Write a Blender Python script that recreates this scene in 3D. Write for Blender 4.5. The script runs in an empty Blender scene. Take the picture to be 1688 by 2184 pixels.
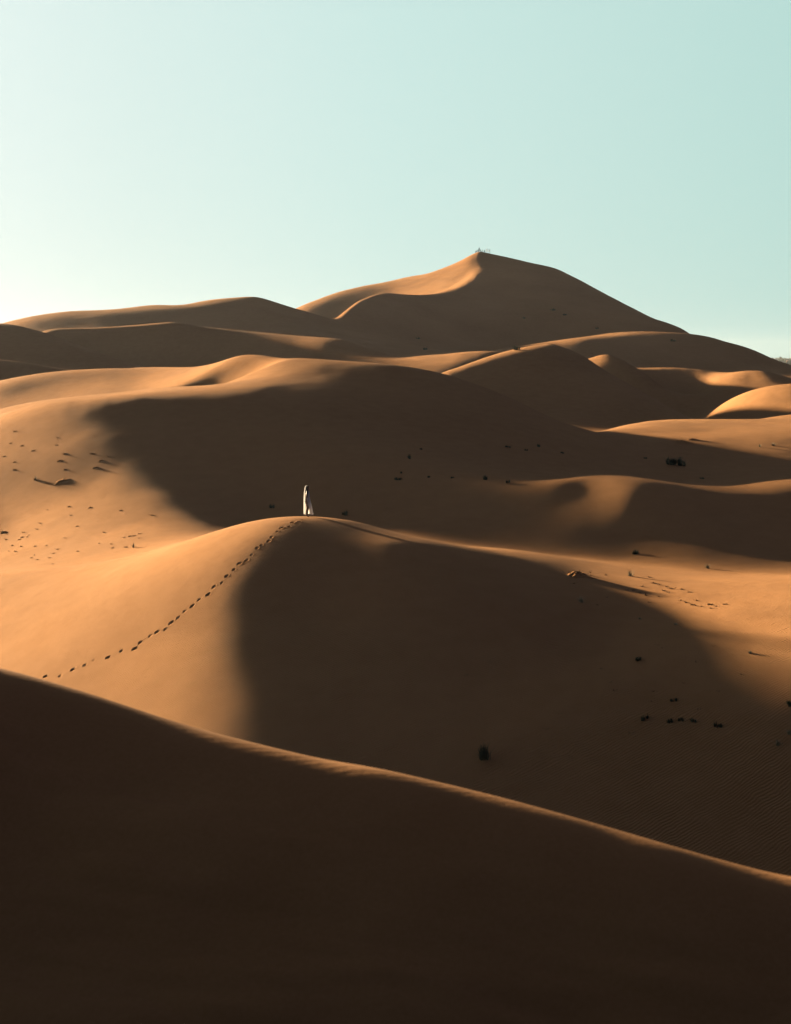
# Desert dunes at low sun: a solved height field (ridge lines, depths and light-facing slopes as data),
# a person on the crest, shrubs and crusts as separate things.
SUN_COLOR = (1.0, .77, .48); SKY_GAIN = .225; SKY_NISHITA = 0.0016; EXPOSURE = 2.2; HAZE = 0.000032; HAZE_G = .5
WSMOOTH = 480.0; WSHADE = 900.0; WFACE = .006; TGAIN = .75
RIDGES = [
 ('foreground', [(0,1432,12.5),(100,1462,12.35),(200,1492,12.2),(300,1527,12),(400,1560,11.8),(500,1587,11.6),(600,1613,11.4),(700,1637,11.25),(760,1646,11.15),(820,1656,11.1),(900,1676,11),(1000,1700,10.9),(1100,1726,10.75),(1200,1755,10.6),(1300,1784,10.5),(1400,1815,10.3),(1500,1845,10.2),(1600,1873,10.1),(1688,1896,10)],
    dict(back=[(.03,.12,1),(.08,.32,1),(.25,.38,1),(.6,.4,.3)], dr=80, sm=70, noleft=True)),
 ('unseen_shade_crest', [(-2100,330,13.4),(-1500,640,13),(-1000,950,12.8),(-700,1110,12.7),(-300,1305,12.6),(-120,1385,12.55)], dict(ext=False, w=.5, back=[(.08,.45,.5),(.2,.55,.5),(.45,.55,.5),(.9,.45,.3)])),  # added crest out of view at left, raised to shade the near hollow
 ('main', [(-60,1230,91.5),(0,1222,90),(100,1212,87.5),(200,1202,85.5),(280,1188,84.3),(350,1171,83.2),(420,1149,83),(480,1127,82),(530,1112,81.5),(580,1104,81),(640,1100,81),(700,1103,81),(760,1112,81.5),(842,1135,82),(892,1150,83),(942,1160,84),(992,1165,85)],
    dict(tan=.003, back=[(.05,.12,.1)], ext=False)),
 ('main_right', [(992,1165,85),(1042,1168,85),(1092,1171,84),(1143,1181,81),(1168,1195,78),(1203,1215,75),(1240,1240,72)], dict(ext=False, w=.5)),
 ('mid_near', [(0,888,162),(50,880,160),(100,871,158.5),(150,862,157),(201,855,156),(251,847,155),(301,841,153),(351,831,150),(391,825,146.5),(426,823,144),(466,819,140.5)],
    dict(back=[(.03,.1,.5)], crease=.3, dl=45)),
 ('mid_back', [(0,814,206),(75,808,205),(125,804,203),(173,795,201),(226,790,197),(301,784,191),(351,782,185),(401,781,177.5),(441,778,171),(466,769,166.5),(481,761,163),(501,756,160.5),(531,753,157.5),(567,753,155),(602,760,152.5),(652,764,150.5),(702,767,149),(752,771,148),(802,774,147),(842,779,146.5),(892,786,146),(942,795,145),(992,810,144),(1042,829,142.5),(1092,849,141),(1143,874,139),(1193,899,137.5),(1223,909,136.5),(1253,914,136)],
    dict(tan=.003, back=[(.06,.2,1),(.12,.25,.1)], dl=10)),
 ('right_lit', [(1253,914,138.5),(1308,913,157),(1343,903,168),(1393,897,170),(1443,894,172),(1484,894,172),(1534,899,172),(1584,899,172),(1634,892,172),(1688,883,172)], dict(tan=.003, back=[(.06,.12,1)])),
 ('right_mid', [(1193,1021,103),(1243,1015,104),(1293,1013,105),(1343,1015,105),(1393,1022,104.5),(1443,1030,104.5),(1493,1034,104.5),(1544,1037,104.5),(1569,1037,104.5),(1594,1032,104.5),(1644,1025,104.5),(1688,1022,104.5)], dict(tan=.002, back=[(.05,.1,.3)])),
 ('right_mid_end', [(1017,1030,103.5),(1082,1030,102.8),(1143,1027,102.6),(1193,1021,103)], dict(w=.05, ext=False)),
 ('centre_dark', [(947,794,212),(992,780,218),(1042,765,224),(1082,755,229),(1122,746,234),(1143,740,236),(1168,734,239),(1183,735,239),(1213,749,236),(1258,771,231),(1293,796,226),(1343,826,219),(1393,854,212),(1443,879,203),(1481,892,195)], dict(back=[(.05,.3,1),(.12,.3,.5)], ext=False, crease=.4)),
 ('saddle_lit', [(872,762,295),(902,757,294),(942,757,292),(982,751,290),(1017,749,288),(1057,749,286),(1087,755,284)], dict(back=[(.05,.15,1)], ext=False)),
 ('great_crest', [(1020,538,620),(1018,551,612),(1010,568,603),(992,591,592),(967,611,578),(937,624,565),(892,636,550),(842,646,535),(802,652,523),(752,663,502),(727,672,485),(714,680,475),(699,691,460),(677,705,438),(652,717,418)], dict(ext=False, crease=.02, sm=1)),
 ('great_left', [(632,658,610),(677,643,620),(727,628,632),(777,616,638),(846,603,640),(877,596,640),(912,591,636),(952,573,630),(992,552,623),(1017,537,620)], dict(ext=False, back=[(.05,.4,1),(.2,.35,.5)], crease=.2, sm=1)),
 ('great_right', [(1020,537,620),(1052,542,622),(1102,553,620),(1153,567,617),(1193,577,612),(1243,603,602),(1293,631,588),(1343,658,572),(1393,686,556),(1443,712,538),(1501,736,520)], dict(ext=False, back=[(.05,.3,1),(.2,.3,.5)], crease=.2, sm=1)),
 ('far_left', [(-60,712,470),(33,691,480),(100,673,480),(165,665,480),(216,668,480),(266,661,480),(321,651,480),(371,653,480),(381,656,480),(416,646,482),(461,639,484),(501,637,485),(549,634,485),(577,641,480),(602,649,474),(629,658,474),(652,663,474),(682,673,472),(712,681,470)], dict(ext=False, back=[(.05,.25,1),(.12,.25,.5)], crease=.3)),
 ('mid_far', [(95,708,330),(200,704,330),(301,696,330),(346,691,330),(371,687,330),(396,691,330),(404,695,330),(451,699,330),(526,706,327),(592,712,324),(647,717,321),(702,721,318),(762,731,313),(802,746,306),(846,757,300),(872,764,297)], dict(ext=False, back=[(.05,.15,1)], crease=.4)),
 ('left_hill', [(0,689,292),(30,692,291),(60,700,290),(100,710,288),(150,729,284),(201,749,280),(251,766,273),(301,781,266)], dict(back=[(.05,.2,1),(.1,.25,.3)], dl=-10)),
 ('left_low', [(0,769,243),(50,775,242),(100,784,241),(173,793,239)], dict(back=[(.04,.15,1)])),
 ('spur', [(1203,742,440),(1233,736,445),(1258,727,450),(1293,721,455),(1318,719,460),(1343,711,468),(1360,692,478)], dict(ext=False, back=[(.02,.25,.3)], crease=.15, w=.6, sm=1)),
 ('spike', [(1260,769,282),(1278,761,284),(1298,751,285),(1318,761,284),(1353,781,280),(1383,801,276),(1418,826,270),(1448,846,264)], dict(ext=False, back=[(.04,.2,.3)], crease=.2, sm=1)),
 ('right_sky', [(1501,738,453),(1514,735,450),(1534,734,445),(1554,739,440),(1564,743,437),(1581,739,420),(1604,746,415),(1634,759,410),(1664,771,400),(1688,781,395)], dict(back=[(.06,.2,1),(.2,.15,.5)], crease=.3, dr=60)),
 ('right_sky_end', [(1403,741,470),(1440,744,462),(1480,742,457),(1501,738,453)], dict(ext=False, w=.3)),
 ('right_dark', [(1376,794,310),(1418,789,305),(1468,786,298),(1509,789,294),(1544,797,289),(1584,791,284),(1609,788,282),(1634,789,280),(1688,814,272)], dict(back=[(.05,.12,1)], dr=20)),
 ('right_far_lit', [(1530,866,238),(1561,854,235),(1594,841,232),(1644,831,230),(1688,825,228)], dict(back=[(.05,.1,1)])),
]
HIDDEN = [
 # ground in front of the camera and the hollow before the foreground slope
 *[(p,d,z,3) for p in (-1500,-700,0,844,1688,2400,3200) for d,z in ((2.4,-1.75),(3,-2.0),(4,-2.7),(5,-3.4),(7,-4.45))],
 *[(p,42,-19,.003) for p in (0,300,600,900)], (1200,42,-21,.01),(1500,41,-21,.01),(1800,40,-21,.005),(2100,39,-21,.005),
 (440,153,-4.2,.3),(400,157,-4.2,.3),(450,94,-12.9,.02),(640,95,-12.5,.01),(840,99,-13.4,.02),(1000,92,-13,.02),(1143,90.5,-12.8,.02),(900,99,-13.3,.02),
 (0,224,-5,.1),(1300,235,-6.5,.3),(1400,228,-8,.3),(300,220,-5,.3),(500,215,-5,.3),(700,215,-5,.3),(850,215,-6,.3),
 (1000,262,-6,.3),(1150,262,-6,.3),(1100,190,-8,.3),(1250,185,-9,.3),(1350,185,-10,.3),
 (600,400,2,.3),(300,390,4,.3),(750,400,-1,.3),(950,350,-4,.3),(1100,350,-4,.3),
 (100,560,2,.3),(400,560,4,.3),
 *[(p,d,-26,.3) for p in range(-2000,3800,150) for d in (1100,1400,2000,3000,5000,8500)],
 *[(p,820,-16,.05) for p in range(-2000,3800,150)],
]
FACES = [
 # foreground slope
 *[(p,2184,d,1) for p,d in ((0,9.3),(400,9.2),(844,9.1),(1250,9.05),(1688,9.0),(-700,9.5),(2400,8.9))],
 # main dune
 (655,1166,76),(655,1283,70.5),(655,1428,65),(655,1573,60.5),(650,1640,58.8),
 (450,1270,75),(300,1380,72.5),(100,1450,71),(0,1420,73),(450,1560,64.5),
 (842,1250,76),(842,1450,66),(842,1640,59),(1000,1300,76),(1000,1600,62),(1000,1690,58.5),
 (1400,1450,61,.003),(1688,1300,62.5,.05),(1688,1550,53,.03),(1688,1430,56.3,.06),(1500,1250,69,.05),(1500,1400,58.3,.05),(1600,1470,55.4,.05),(1400,1340,65,.05),(1300,1250,71),(1688,1230,76,.01),(1400,1190,86.5,.02),(1600,1550,56,.02),(1400,1700,54.5,.004),(1400,1800,52.3,.004),(1600,1700,52.1,.004),(1600,1850,48.8,.004),(1200,1700,55.6,.004),
 # left plain and mid dune
 (200,1130,102),(0,1150,100),(300,1140,104),(200,1060,111),(200,1010,118.5),(60,950,136),(60,1090,108.8),(300,1075,108),(0,930,143),
 (760,1100,99.6,.008),(760,1060,103.1,.008),(760,1030,106.3,.008),(760,1000,109.8,.008),(760,950,116.8,.008),(760,900,124.8,.008),(760,850,133.8,.008),(850,1100,99.2,.008),(850,1060,102.7,.008),(850,1030,105.9,.008),(850,1000,109.4,.008),(850,950,116.5,.008),(850,900,124.6,.008),(850,850,133.6,.008),(950,950,118.8,.008),(950,900,125.8,.008),(950,850,133.8,.008),(1050,950,120.0,.05),(1050,900,128.0,.05),
 (450,1060,106.4,.008),(450,1030,109.4,.008),(450,1000,112.6,.008),(450,950,118.5,.008),(450,900,125.0,.008),(450,850,133.9,.008),(550,1100,101.2,.008),(550,1060,104.4,.008),(550,1030,107.4,.008),(550,1000,110.6,.008),(550,950,116.4,.008),(550,900,122.9,.008),(550,850,131.8,.008),(650,1100,100.0,.008),(650,1060,103.2,.008),(650,1030,106.2,.008),(650,1000,109.4,.008),(650,950,115.4,.008),(650,900,122.0,.008),(650,850,131.0,.008),(400,1000,114,.008),(400,950,120,.008),(400,900,126.6,.008),(350,1000,114.6,.008),(350,950,120.6,.008),(350,900,127.2,.008),(350,860,137,.008),(300,1000,115.1,.008),(300,950,121.1,.008),(300,900,127.7,.008),(300,868,135.7,.008),(250,950,121.5,.008),(250,900,128.1,.008),(250,868,136.1,.008),(200,950,122.1,.05),(200,900,128.7,.05),(200,868,136.7,.05),(150,900,129.4,.05),(150,868,137.4,.05),
 (1500,1190,88,.03),(1500,1150,91.5,.03),(1500,1100,96,.03),(1650,1200,86,.03),(1650,1150,91,.03),(1650,1100,95.5,.03),
 (450,1130,106),(950,1000,108,.008),(1050,1000,107.5,.05),(1290,1090,95.3,.06),(1290,1060,98.3,.06),(1290,1030,102.3,.06),(1330,1090,95.3,.05),(1330,1060,98.3,.05),
 (950,1160,92.9,.008),(950,1125,95.7,.008),(950,1090,98.3,.008),(950,1060,100.6,.008),(950,1032,102.9,.008),(1050,1160,92.3,.08),(1050,1125,95.1,.08),(1050,1090,97.7,.08),(1050,1060,100.0,.08),(1050,1032,102.3,.08),(1150,1160,92.0,.08),(1150,1125,94.8,.08),(1150,1090,97.4,.08),(1150,1060,99.7,.08),(1150,1032,102.0,.08),(1215,1160,92.0,.08),(1215,1125,94.8,.08),(1215,1090,97.4,.08),(1215,1060,99.7,.08),(1215,1032,102.0,.08),(0,850,184),(300,812,174),(150,835,182),
 (1143,950,124,.02),(1300,990,122),(1450,1010,121),(1500,1000,130),(1600,950,151),
 # farther dunes
 (1143,860,205),(1250,885,192),(1050,830,221),(1534,790,422),(1480,780,408),(1600,785,395),(1420,785,395),(1400,755,440),(942,790,266),(850,752,490),(1000,748,492),(1200,735,490),(1150,650,535),(900,700,512),(1000,650,548),(1250,700,505),(1350,730,470),
 (500,748,302),(650,745,300),(300,740,300),(450,697,430),(300,690,428),(600,700,425),(100,780,258),
 (1589,862,216),(1644,861,217),(1650,885,210),(1688,873,204),(1500,840,278),(1544,840,276,.02),(1600,825,273,.02),
]
SHADE = [
 (30,1300,.42),(100,1250,.45),(200,1300,.40),(300,1250,.42),(400,1200,.4),(350,1320,.34),(450,1250,.3),(500,1170,.3),(560,1130,.26),(600,1115,.2),(200,1400,.36),(100,1420,.36),(300,1450,.3),(400,1400,.28),(440,1480,.22),(440,1350,.16),(470,1230,.18),(300,1510,.28),(470,1560,.14),(550,1150,.17),
 (640,1115,.04),(588,1160,.0),(538,1210,.0),(500,1280,0),(484,1350,0),(492,1430,0),(532,1520,0),(597,1590,0),
 (700,1150,-.12),(650,1250,-.15),(700,1400,-.18),(620,1400,-.12),(750,1550,-.15),(850,1250,-.2),(1000,1300,-.15),(950,1500,-.15),(1150,1350,-.12),(1200,1500,-.1),
 (800,1125,.06),(900,1155,.08),(1000,1172,.12),(1080,1185,.12),(1150,1195,.1),
 (50,1150,.36),(200,1150,.36),(300,1100,.34),(380,1120,.3),(300,1060,.26),(50,1090,.25),(150,1030,.03),(60,950,.2),(100,910,.15),(30,920,.25),(160,980,.08),
 (150,900,0),(220,960,0),(290,1010,0),(370,1070,0.0),(430,1110,0),
 (300,900,-.15),(400,950,-.15),(500,950,-.15),(600,900,-.2),(500,1050,-.15),(600,1050,-.15),(700,850,-.2),(700,1000,-.15),(850,900,-.2),(1000,900,-.15),(1100,940,-.12),
 (520,800,.3),(545,790,.2),(530,825,.15),(560,780,.1),(590,800,0),(575,830,-.03),(500,845,.03),
 (1280,1060,.15),(1320,1090,.08),(1400,1060,-.15),(1550,1100,-.15),(1650,1150,-.12),(1450,1160,-.03),(1300,1180,.02),(1250,1200,.06),(1500,1240,.15),(1650,1280,.35),(1550,1300,.3),(1450,1290,.2),(1600,1400,.22),(1680,1350,.3),(1650,1500,.12),(1500,1400,.1),
 (1400,930,.3),(1500,930,.3),(1600,940,.3),(1680,910,.3),(1550,980,.35),(1650,1000,.35),
 (1640,845,.3),(960,770,.3),(1020,765,.25),
 (900,620,.3),(960,595,.3),(1000,560,.26),(940,610,.3),(1005,548,.24),(870,610,.28),(1030,560,-.12),(1020,600,-.15),(990,620,-.15),(950,640,-.15),(880,660,-.15),(870,620,.3),(930,605,.3),(980,580,.28),(760,640,.0),(700,650,-.05),
 (900,690,-.15),(1000,680,-.2),(1050,620,-.15),(1150,620,-.12),(1250,640,-.12),(1350,690,-.08),(1100,700,-.15),(800,700,-.12),
 (300,675,-.1),(500,665,-.12),(600,680,-.1),(500,725,-.15),(700,745,-.15),(300,720,-.08),(50,730,-.03),(150,760,-.1),
 (1000,790,-.12),(1050,775,-.1),(1050,800,-.12),(1100,765,-.1),(1100,830,-.15),(1150,750,-.1),(1150,790,-.12),(1150,840,-.12),(1200,790,-.15),(1280,840,-.15),(1330,870,-.12),(1400,880,-.1),(1250,870,-.12),
 (1280,735,-.05),(1330,735,-.05),(1300,745,-.06),(1380,730,-.05),(1420,745,-.04),(1370,700,-.06),(1250,740,-.05),
 (1560,750,-.03),(1520,745,-.03),(1600,765,-.04),(1500,775,-.04),(1440,770,-.05),(1420,815,-.12),(1450,830,-.1),(1560,840,-.08),(1340,810,.0),(1300,775,.0),(1380,830,-.03),
 (80,685,-.05),(150,680,-.05),(220,680,-.05),(380,670,-.06),(440,660,-.08),(100,700,-.05),(250,690,-.06),(350,710,-.08),(420,710,-.1),(250,725,-.06),(180,715,-.06),(600,735,-.12),(350,750,-.1),(420,750,-.12),(550,655,-.1),(640,690,-.06),
 (1100,800,-.15),(1200,830,-.15),(1480,815,-.12),
 (1400,1600,-.05),(1600,1650,-.05),(1500,1700,-.08),(1650,1800,-.08),(1300,1700,-.08),(1600,1560,.0),(1200,1620,-.1),
 (620,775,-.03),(650,790,-.08),(600,830,-.1),(560,850,-.08),(700,790,-.12),(620,800,-.05),(520,860,-.05),(750,800,-.12),
 (660,1075,-.08),(400,1000,-.1),(450,980,-.12),(550,980,-.12),(480,1020,-.12),(600,1000,-.12),(350,960,-.1),(450,920,-.12),(550,920,-.12),(540,1040,-.12),(620,940,-.12),(330,900,-.12),(260,900,-.08),(260,950,-.06),(700,1060,-.08),(760,1080,-.08),(760,1040,-.08),(820,1050,-.08),(820,1090,-.08),(880,1080,-.08),(900,1040,-.08),(960,1040,-.08),(900,1110,-.08),(1000,1060,-.08),(1050,1060,-.08),(1100,1060,-.08),(1150,1060,-.08),(1200,1055,-.05),(1000,1110,-.08),(1080,1110,-.08),(1150,1110,-.08),(1200,1110,-.06),(950,1080,-.08),(1240,1130,-.04),(1120,1140,-.05),
 
 (50,840,-.05),(100,845,-.05),(180,825,-.06),(250,805,-.06),(300,798,-.06),(20,860,-.03),(60,862,-.02),(250,822,.15),(200,840,.12),(150,855,.1),(290,814,.15),(330,806,.12),(488,806,.2),

 (1680,1210,-.05),(1600,1200,-.06),(1500,1190,-.05),(1400,1175,-.03),(1100,1150,-.06),(1150,1158,-.05),(1050,1150,-.06),(1000,1150,-.06),(1200,1165,-.04),(1550,1170,-.08),(1650,1180,-.08),(1300,1215,.1),(1190,1192,.1),(1240,1205,.08),
 (1420,802,-.03),(1480,800,-.03),(1540,808,-.03),(1590,803,-.03),(1060,768,-.05),(1020,780,-.05),(1110,757,-.05),
 (1450,1080,-.12),(1500,1060,-.15),(1600,1080,-.15),(1660,1080,-.12),(1550,1150,-.1),(1600,1180,-.06),(1500,1180,-.04),(1400,1110,-.08),(1380,1060,-.1),(1420,1130,-.06),(1600,1245,.04),(1500,1215,.03),
 (1340,1150,-.03),
 (1290,1030,.2),(1310,1060,.17),(1260,1035,.1),(1350,1040,.05),
 (1550,765,-.04),(1480,760,-.05),(1600,780,-.04),(1400,755,-.08),(1330,760,-.06),(1330,790,-.02),(1660,800,-.08),(1600,820,-.12),(1520,850,-.06),(1640,870,-.05),
 (1600,1950,-.15),(1680,2000,-.15),(1650,2150,-.15),(1300,1950,-.15),(1500,2100,-.15),(1000,2100,-.15),(1200,2050,-.15),(700,2100,-.15),(100,2100,-.15),
 (200,1700,-.15),(600,1800,-.15),(1000,1900,-.15),(1400,2000,-.15),(400,2000,-.15),
]

SLINES = [
 ([(0,1450),(200,1509),(400,1577),(600,1630),(820,1672),(1000,1717),(1200,1772),(1400,1832),(1600,1890),(1688,1914)], -.09, 4),
 ([(0,1500),(200,1560),(400,1628),(600,1680),(820,1720),(1000,1768),(1200,1823),(1400,1883),(1600,1941),(1688,1966)], -.1),
 ([(640.0, 1118), (588, 1160), (538, 1210), (500, 1280), (484, 1350), (492, 1430), (532, 1520), (595, 1590)], 0.0, 3),
 ([(629.0, 1118), (566, 1160), (516, 1210), (478, 1280), (462, 1350), (470, 1430), (510, 1520), (573, 1590)], 0.06),
 ([(615.0, 1118), (538, 1160), (488, 1210), (450, 1280), (434, 1350), (442, 1430), (482, 1520), (545, 1590)], 0.13),
 ([(592.5, 1118), (493, 1160), (443, 1210), (405, 1280), (389, 1350), (397, 1430), (437, 1520), (500, 1590)], 0.2),
 ([(570.0, 1118), (448, 1160), (398, 1210), (360, 1280), (344, 1350), (352, 1430), (392, 1520), (455, 1590)], 0.24),
 ([(657.5, 1118), (623, 1160), (573, 1210), (535, 1280), (519, 1350), (527, 1430), (567, 1520), (630, 1590)], -0.05, 3),
 ([(685.0, 1118), (678, 1160), (628, 1210), (590, 1280), (574, 1350), (582, 1430), (622, 1520), (685, 1590)], -0.12),
 ([(725.0, 1118), (758, 1160), (708, 1210), (670, 1280), (654, 1350), (662, 1430), (702, 1520), (765, 1590)], -0.16),
 ([(110,895),(150,905),(220,960),(290,1010),(370,1070),(450,1125)], -.02, 3),
 ([(170,885),(300,930),(400,1010),(500,1080)], -.1),
 ([(30,910),(110,950),(200,1010)], .12),
 ([(560,1060),(700,1060),(850,1070),(960,1085),(1100,1080),(1190,1090)], -.08),
 ([(560,1030),(700,1020),(850,1030),(960,1040),(1100,1050),(1190,1050)], -.08),
 ([(520,985),(700,980),(850,980),(1000,985),(1150,985)], -.11),
 ([(480,940),(700,940),(900,940),(1100,950)], -.11),
 ([(450,890),(600,890),(900,890),(1100,900)], -.11),
 ([(900,1120),(1000,1140),(1100,1145),(1200,1150)], -.08),
 ([(700,1085),(760,1098),(820,1112),(880,1128),(940,1145)], -.11),
 ([(560,1080),(640,1080),(720,1075),(800,1085)], -.08),
 ([(1262,1035),(1275,1060),(1285,1080)], .26, 4), ([(1290,1025),(1305,1050),(1315,1080)], .24, 4), ([(1250,1128),(1300,1135),(1345,1125)], -.07, 4), ([(1220,1152),(1330,1160)], -.06, 3), ([(1240,1108),(1290,1112),(1350,1102)], .0, 3), ([(1225,1040),(1235,1075),(1250,1110)], .02, 2),
 ([(150,888),(195,902),(262,957),(332,1007),(410,1067),(480,1112)], -.09, 4),
 ([(230,885),(290,920),(340,965),(400,1010),(470,1065),(530,1095)], -.13, 4),
 ([(75,900),(110,915),(180,968),(250,1018),(330,1075),(400,1120)], .07),
 ([(300,880),(370,925),(430,970),(490,1015),(560,1065)], -.13, 3),
 ([(380,880),(450,925),(520,975),(600,1030)], -.13, 2),
 ([(1045,555),(1080,590),(1120,630),(1150,655)], -.02), ([(1150,590),(1190,620),(1215,650)], -.22), ([(1225,597),(1280,630),(1350,680),(1420,718)], -.05),
 ([(1350,1590),(1500,1640),(1688,1690)], -.10), ([(1350,1615),(1500,1665),(1688,1715)], -.11), ([(1300,1690),(1500,1740),(1688,1790)], -.12), ([(1250,1660),(1350,1700),(1500,1770),(1688,1840)], -.12), ([(1500,1530),(1600,1590),(1688,1625)], -.03), ([(1330,1480),(1450,1560),(1560,1610)], -.06),
 ([(700,1055),(850,1065),(960,1080),(1060,1085)], -.12), ([(650,1075),(800,1088),(900,1105),(1000,1125)], -.12), ([(600,1035),(700,1030),(850,1036),(960,1045),(1060,1055)], -.12), ([(560,1010),(700,1005),(850,1010),(1000,1015),(1130,1035)], -.12),
 ([(950,1660),(1100,1600),(1250,1520),(1350,1440)], -.14), ([(1050,1705),(1200,1640),(1330,1550),(1420,1470)], -.14), ([(880,1600),(1050,1520),(1200,1440),(1300,1380)], -.14), ([(1120,1715),(1250,1680),(1370,1590),(1460,1530)], -.14), ([(1000,1685),(1150,1620),(1290,1535),(1390,1450)], -.14),
 ([(900,1450),(1050,1400),(1180,1350),(1260,1310)], -.16, 2), ([(950,1400),(1080,1350),(1180,1300)], -.16, 2), ([(850,1500),(1000,1450),(1150,1400),(1270,1350)], -.16, 2), ([(1000,1300),(1100,1280),(1180,1260)], -.14, 2), ([(800,1400),(900,1350),(1000,1300)], -.16, 2),
 ([(880,1215),(1000,1225),(1110,1245)], -.14, 3), ([(840,1180),(920,1190),(1000,1205),(1080,1215)], -.10, 2),
 ([(1500,1340),(1600,1400),(1685,1480)], .12, 2), ([(1560,1330),(1680,1400)], .2, 2),
 ([(0,1110),(100,1110),(200,1115)], .26, 3), ([(0,1160),(150,1160),(250,1150)], .32, 3), ([(0,1085),(80,1088)], .15, 3), ([(0,1035),(80,1035),(160,1048)], .03, 3), ([(0,1060),(90,1062),(180,1072)], .1, 2), ([(0,960),(60,965),(130,990)], .16, 3), ([(0,1000),(60,1000),(150,1020)], .06, 3),
 ([(1215,746),(1260,737),(1320,729),(1400,750),(1480,754)], -.08, 3), ([(1300,752),(1400,766),(1500,766)], -.10, 2), ([(965,794),(1005,783),(1052,768),(1100,756)], -.10, 3), ([(1290,757),(1310,766)], -.05, 2), ([(1390,799),(1470,795),(1540,804),(1590,799)], -.08, 4),
 ([(20,845),(150,820),(300,798),(400,790)], .03, 3), ([(20,866),(150,843),(280,820)], .06, 2),
]
# ---- TERRAIN ----
import numpy as np, math
FD, CX, HY = 3033.0, 844.0, 755.0          # focal length and centre column / horizon row of a 1688x2184 frame
SUN_AZ, SUN_EL = math.radians(48), math.radians(7.4)   # azimuth left of the view direction
SX, SY, TE = -math.sin(SUN_AZ), math.cos(SUN_AZ), math.tan(SUN_EL)
MU = 1.0
NV, NW = 280, 300
V0, V1 = -360.0, 2048.0
VL, VR = -60.0, 1748.0
def g_of_v(v):
    v = np.asarray(v, float)
    a = np.clip((VL - v) / 300, 0, None); b = np.clip((v - VR) / 300, 0, None)
    return np.where(v < VL, VL - 300*(a + 6*a*a), np.where(v > VR, VR + 300*(b + 6*b*b), v))
_vt = np.linspace(V0, V1, 8001); _gt = g_of_v(_vt)
def v_of_g(g): return np.interp(g, _gt, _vt)
D0, D1 = 2.2, 9000.0
_st = np.linspace(math.log(D0), math.log(D1), 8001)
_sg = lambda x: 1/(1 + np.exp(-x))
_rho = .22 + .78*_sg((_st - math.log(8))/.15)*_sg((math.log(760) - _st)/.12)
_wt = np.concatenate([[0], np.cumsum((_rho[1:] + _rho[:-1])/2*np.diff(_st))])
_wt *= 1/_wt[-1]
def w_of_s(s): return np.interp(s, _st, _wt)
def s_of_w(w): return np.interp(w, _wt, _st)
HV = (V1 - V0)/(NV - 3); HW = 1.0/(NW - 3)
def bas(t, h, n):
    """cubic B-spline values and derivatives: index of first coefficient, 4 values, 4 derivatives"""
    k = np.clip(np.floor(t/h).astype(int), 0, n - 4); f = t/h - k
    B = np.stack([(1-f)**3/6, (3*f**3 - 6*f*f + 4)/6, (-3*f**3 + 3*f*f + 3*f + 1)/6, f**3/6], -1)
    Dv = np.stack([-(1-f)**2/2, (3*f*f - 4*f)/2, (-3*f*f + 2*f + 1)/2, f*f/2], -1)/h
    return k, B, Dv
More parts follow.
